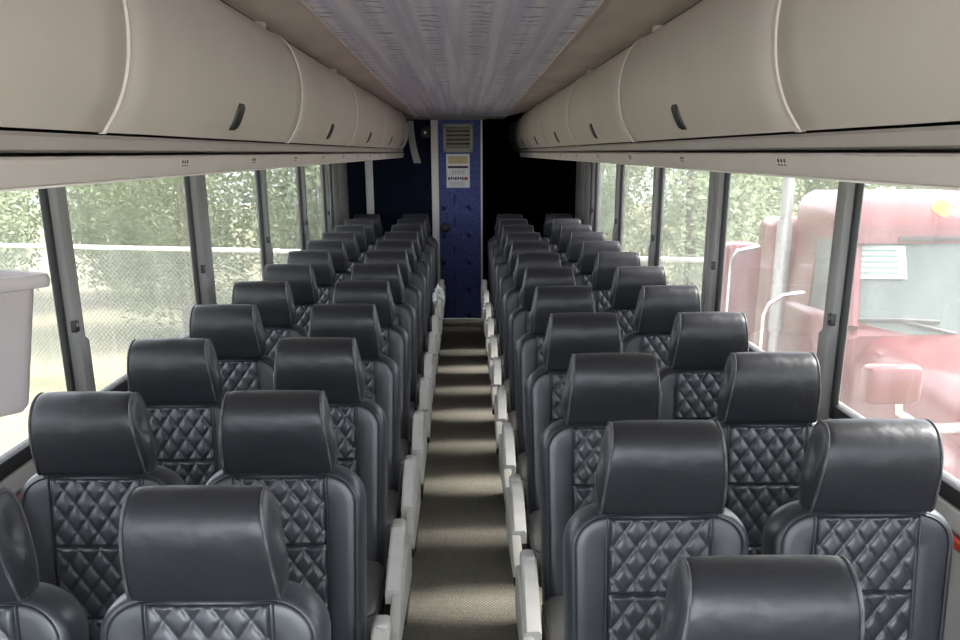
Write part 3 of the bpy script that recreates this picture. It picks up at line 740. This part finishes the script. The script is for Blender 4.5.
# red truck parked beside the coach, facing the same way as the camera's back
def make_truck():
    t = empty('red_truck', (4.25, 8.7, GZ)); tag(t, 'red truck parked outside the front right window with a notice in its windscreen', 'truck')
    z = lambda v: v - GZ    # heights given in coach coordinates
    W = 1.06
    # cab
    def ring(y, w, z0, z1, r=.1):
        return [(-w, y, z0), (-w, y, z1 - r), (-w + r * .35, y, z1 - r * .35), (-w + r, y, z1), (w - r, y, z1), (w - r * .35, y, z1 - r * .35), (w, y, z1 - r), (w, y, z0)]
    mb = MB()
    mb.loft([ring(.0, W, z(-.75), z(.30)), ring(.02, W, z(-.75), z(.32)), ring(.12, W, z(-.75), z(.40)), ring(1.9, W, z(-.75), z(.40))], True, True, True)
    mb.build('cab_lower', TRUCK, t)
    mb = MB(); mb.loft([ring(.34, W - .12, z(1.02), z(1.16), .06), ring(.40, W - .08, z(1.02), z(1.26), .1), ring(.62, W - .06, z(1.02), z(1.37), .15), ring(1.1, W - .05, z(1.02), z(1.42), .16), ring(1.85, W - .05, z(1.02), z(1.40), .14)], True, True, True)
    mb.build('roof', TRUCK, t)
    mb = MB()
    mb.loft([[(-W + .05, 1.25, z(.36)), (-W + .05, 1.9, z(.36)), (-W + .09, 1.87, z(1.06)), (-W + .09, 1.28, z(1.06))], [(W - .05, 1.25, z(.36)), (W - .05, 1.9, z(.36)), (W - .09, 1.87, z(1.06)), (W - .09, 1.28, z(1.06))]], True, True, True)
    mb.build('cab_rear', TRUCK, t)
    for s in (-1, 1):
        mb = MB(); mb.tube([(s * (W - .05), .06, z(.36)), (s * (W - .14), .45, z(1.06))], .055, 8); mb.build('windscreen_pillar', TRUCK, t)
        mb = MB(); mb.box(*sorted((s * (W - .075), s * (W - .095))), .30, 1.25, z(.38), z(1.04)); mb.build('side_window', TGLASS, t, smooth=False)
    mb = MB(); nx = 12
    rows = []
    for j in range(2):
        for_y, zz, ww = ((.03, .31, W - .05), (.42, 1.06, W - .14))[j]
        rows.append([(ww * (2 * i / nx - 1), for_y + .10 * (2 * i / nx - 1) ** 2 - .05, z(zz)) for i in range(nx + 1)])
    back = [[(x, y + .02, q) for x, y, q in r_] for r_ in rows]
    mb.loft([rows[0], rows[1], back[1], back[0], rows[0]], False); ws = mb.build('windscreen', TGLASS, t)
    # notice behind the glass
    def wsp(x, v, e=-.012):
        f = (v - .31) / .75; y = .03 + .39 * f + .10 * (x / W) ** 2 - .05
        return (x, y + e, z(v))
    mb = MB(); q = [wsp(a, b) for a, b in ((-.96, .74), (-.53, .74), (-.53, 1.0), (-.96, 1.0))]; q2 = [(x, y - .004, c) for x, y, c in q]
    mb.loft([q, q2], True, True, True); pn = mb.build('windscreen_notice', PAPER_G, ws, smooth=False)
    mb = MB()
    for i in range(5):
        b = .97 - .044 * i; q = [wsp(a, c, -.018) for a, c in ((-.91, b - .016), (-.60, b - .016), (-.60, b), (-.91, b))]; mb.loft([q, [(x, y - .002, c) for x, y, c in q]], True, True, True)
    mb.build('print', PAPER_INK, pn, smooth=False)
    for x0, x1 in ((-.98, -.30), (.10, .75)):
        mb = MB(); mb.tube([wsp(x0, .42, -.03), wsp((x0 + x1) / 2, .425, -.035), wsp(x1, .41, -.03)], .020, 6); mb.tube([wsp((x0 + x1) / 2, .425, -.035), wsp(x1 - .05, .36, -.03), wsp(x1 + .12, .32, -.03)], .016, 6); mb.build('wiper', TRUCK_DK, t)
    # roof marker lights and visor stripe
    for x in (-.22, .22, .66):
        mb = MB(); mb.loft([[(x + r * cos(a), .45 + r * .9 * sin(a), z(h)) for a in [2 * pi * j / 14 for j in range(14)]] for r, h in ((.075, 1.20), (.075, 1.31), (.068, 1.34), (.045, 1.365), (.015, 1.375))], True, True, True)
        mb.build('marker_light', AMBER, t)
    mb = MB(); mb.box(-.60, .60, .325, .36, z(1.035), z(1.075), .008); mb.build('visor_trim', TRUCK_DK, t)
    # hood: long, dropping and narrowing to the front, with a raised middle
    mb = MB(); rings = []
    for y, hz, w in ((.02, .285, W - .06), (-.5, .255, W - .10), (-1.2, .20, W - .17), (-1.8, .12, W - .24), (-2.2, .0, W - .28), (-2.35, -.18, W - .30)):
        r_ = []
        for i in range(17):
            u = 2 * i / 16 - 1
            crown = hz + .02 * (1 - u * u) + (.075 * min(1, .15 - y) * (1 - (abs(u) / .62) ** 4) if abs(u) < .62 else 0) - (.22 * max(0, (abs(u) - .78) / .22) ** 2)
            r_.append((u * w, y, z(crown)))
        r_ += [(w, y, z(-.70)), (-w, y, z(-.70))]
        rings.append(r_)
    mb.loft(rings, True, True, True); mb.build('hood', TRUCK, t, angle=50)
    mb = MB(); mb.box(-.62, .62, -2.40, -2.33, z(-.66), z(-.16), .02); mb.build('grille', CHROME, t)
    mb = MB(); mb.box(-W + .02, W - .02, -2.62, -2.36, z(-1.0), z(-.68), .03); mb.build('bumper', CHROME, t)
    for s in (-1, 1):
        mb = MB(); rr_ = []
        for k in range(15):
            a = pi * k / 14; rr_.append([(s * (W - .32), -1.55 - .62 * cos(a), z(-.75) + .60 * sin(a)), (s * (W + .0), -1.55 - .60 * cos(a), z(-.75) + .60 * sin(a)), (s * (W + .04), -1.55 - .57 * cos(a), z(-.75) + .55 * sin(a)), (s * (W + .02), -1.55 - .53 * cos(a), z(-.75) + .52 * sin(a))])
        mb.loft(rr_, True, True, True); mb.build('fender', TRUCK, t)
        mb = MB(); mb.box(*sorted((s * .66, s * .92)), -2.40, -2.3, z(-.45), z(-.22), .03); mb.build('headlight', CHROME_R, t)
        for y in (-1.55, 2.15):
            mb = MB(); mb.loft([[(s * x, y + r * cos(a), .5 + r * sin(a)) for a in [2 * pi * j / 28 for j in range(28)]] for x, r in ((W - .30, .30), (W - .30, .47), (W - .27, .5), (W - .07, .5), (W - .04, .47), (W - .04, .3))], True, True, True)
            wl = mb.build('wheel', TYRE, t); mb = MB(); mb.loft([[(s * x, y + r * cos(a), .5 + r * sin(a)) for a in [2 * pi * j / 20 for j in range(20)]] for x, r in ((W - .05, .30), (W - .03, .28), (W - .03, .1), (W - .0, .08))], True, True, True); mb.build('hub', CHROME, wl)
    # hood mirror on the near fender
    mb = MB(); mb.box(-1.72, -1.36, -2.26, -2.08, z(.235), z(.485), .05, 3); mh = mb.build('mirror', TRUCK, t)
    mb = MB(); mb.box(-1.69, -1.39, -2.085, -2.07, z(.26), z(.46), .01); mb.build('mirror_glass', CHROME, mh)
    mb = MB(); mb.tube([(-1.47, -2.17, z(.24)), (-1.46, -2.17, z(.17)), (-1.36, -2.14, z(.10)), (-1.16, -2.05, z(.03)), (-.85, -1.95, z(.0))], [.025, .025, .03, .035, .05], 8); mb.build('mirror_arm', CHROME, mh)
    # exhaust stack, side tank and body behind the cab
    mb = MB(); mb.tube([(-1.30, 1.25, z(-.4)), (-1.30, 1.25, z(.2))], .055, 12); mb.tube([(-1.30, 1.25, z(.15)), (-1.30, 1.25, z(1.15))], .07, 14); mb.tube([(-1.30, 1.25, z(1.1)), (-1.30, 1.25, z(2.0))], .055, 12); st = mb.build('exhaust_stack', CHROME_R, t)
    mb = MB(); mb.tube([(-1.46, 1.1, z(-.3)), (-1.46, 1.1, z(.32)), (-1.42, 1.1, z(.42)), (-1.30, 1.1, z(.50)), (-1.1, 1.1, z(.52))], .022, 8); mb.build('grab_rail', CHROME, t)
    mb = MB(); mb.box(-1.75, -1.40, 1.55, 2.05, z(-.75), z(.92), .05, 3); tk = mb.build('side_tank', TRUCK, t)
    mb = MB(); mb.tube([(-1.70, 1.535, z(-.7)), (-1.70, 1.535, z(.78)), (-1.66, 1.535, z(.86)), (-1.45, 1.535, z(.90))], .018, 8); mb.build('tank_trim', CHROME, tk)
    mb = MB(); mb.box(-W - .08, W + .1, 2.1, 2.78, z(-.55), z(1.12), .10, 3); mb.build('truck_body', TRUCK, t)
    mb = MB(); mb.box(-.45, .45, -2.3, 2.7, z(-.95), z(-.70), .02); mb.build('chassis', TRUCK_DK, t)
    return t
make_truck()

# ------------------------------------------------------------------ light: bright overcast sky and a soft sun from the rear right
w = bpy.data.worlds.new('world'); SC.world = w; w.use_nodes = True
nt = w.node_tree; nt.nodes.clear(); N, L = nt.nodes.new, nt.links.new
wo = N('ShaderNodeOutputWorld'); bg = N('ShaderNodeBackground'); L(bg.outputs[0], wo.inputs[0])
bg.inputs[0].default_value = (.88, .94, 1.0, 1); bg.inputs[1].default_value = 1.2
sd_ = bpy.data.lights.new('sun', 'SUN'); so = bpy.data.objects.new('sun', sd_); COL.objects.link(so)
sd_.energy = 3.0; sd_.angle = radians(20); sd_.color = (1, .97, .92)
az, el = radians(14), radians(50)
dv = Vector((cos(el) * cos(az), cos(el) * sin(az), sin(el)))     # towards the sun
so.rotation_euler = dv.to_track_quat('Z', 'Y').to_euler(); so.location = (6, 3, 8)

vs = SC.view_settings; vs.view_transform = 'Standard'; vs.look = 'None'; vs.exposure = 3.6; vs.gamma = 1; vs.use_curve_mapping = False
SC.cycles.max_bounces = 12; SC.cycles.diffuse_bounces = 6; SC.cycles.transparent_max_bounces = 24; SC.cycles.sample_clamp_indirect = 6
SC.cycles.use_denoising = True
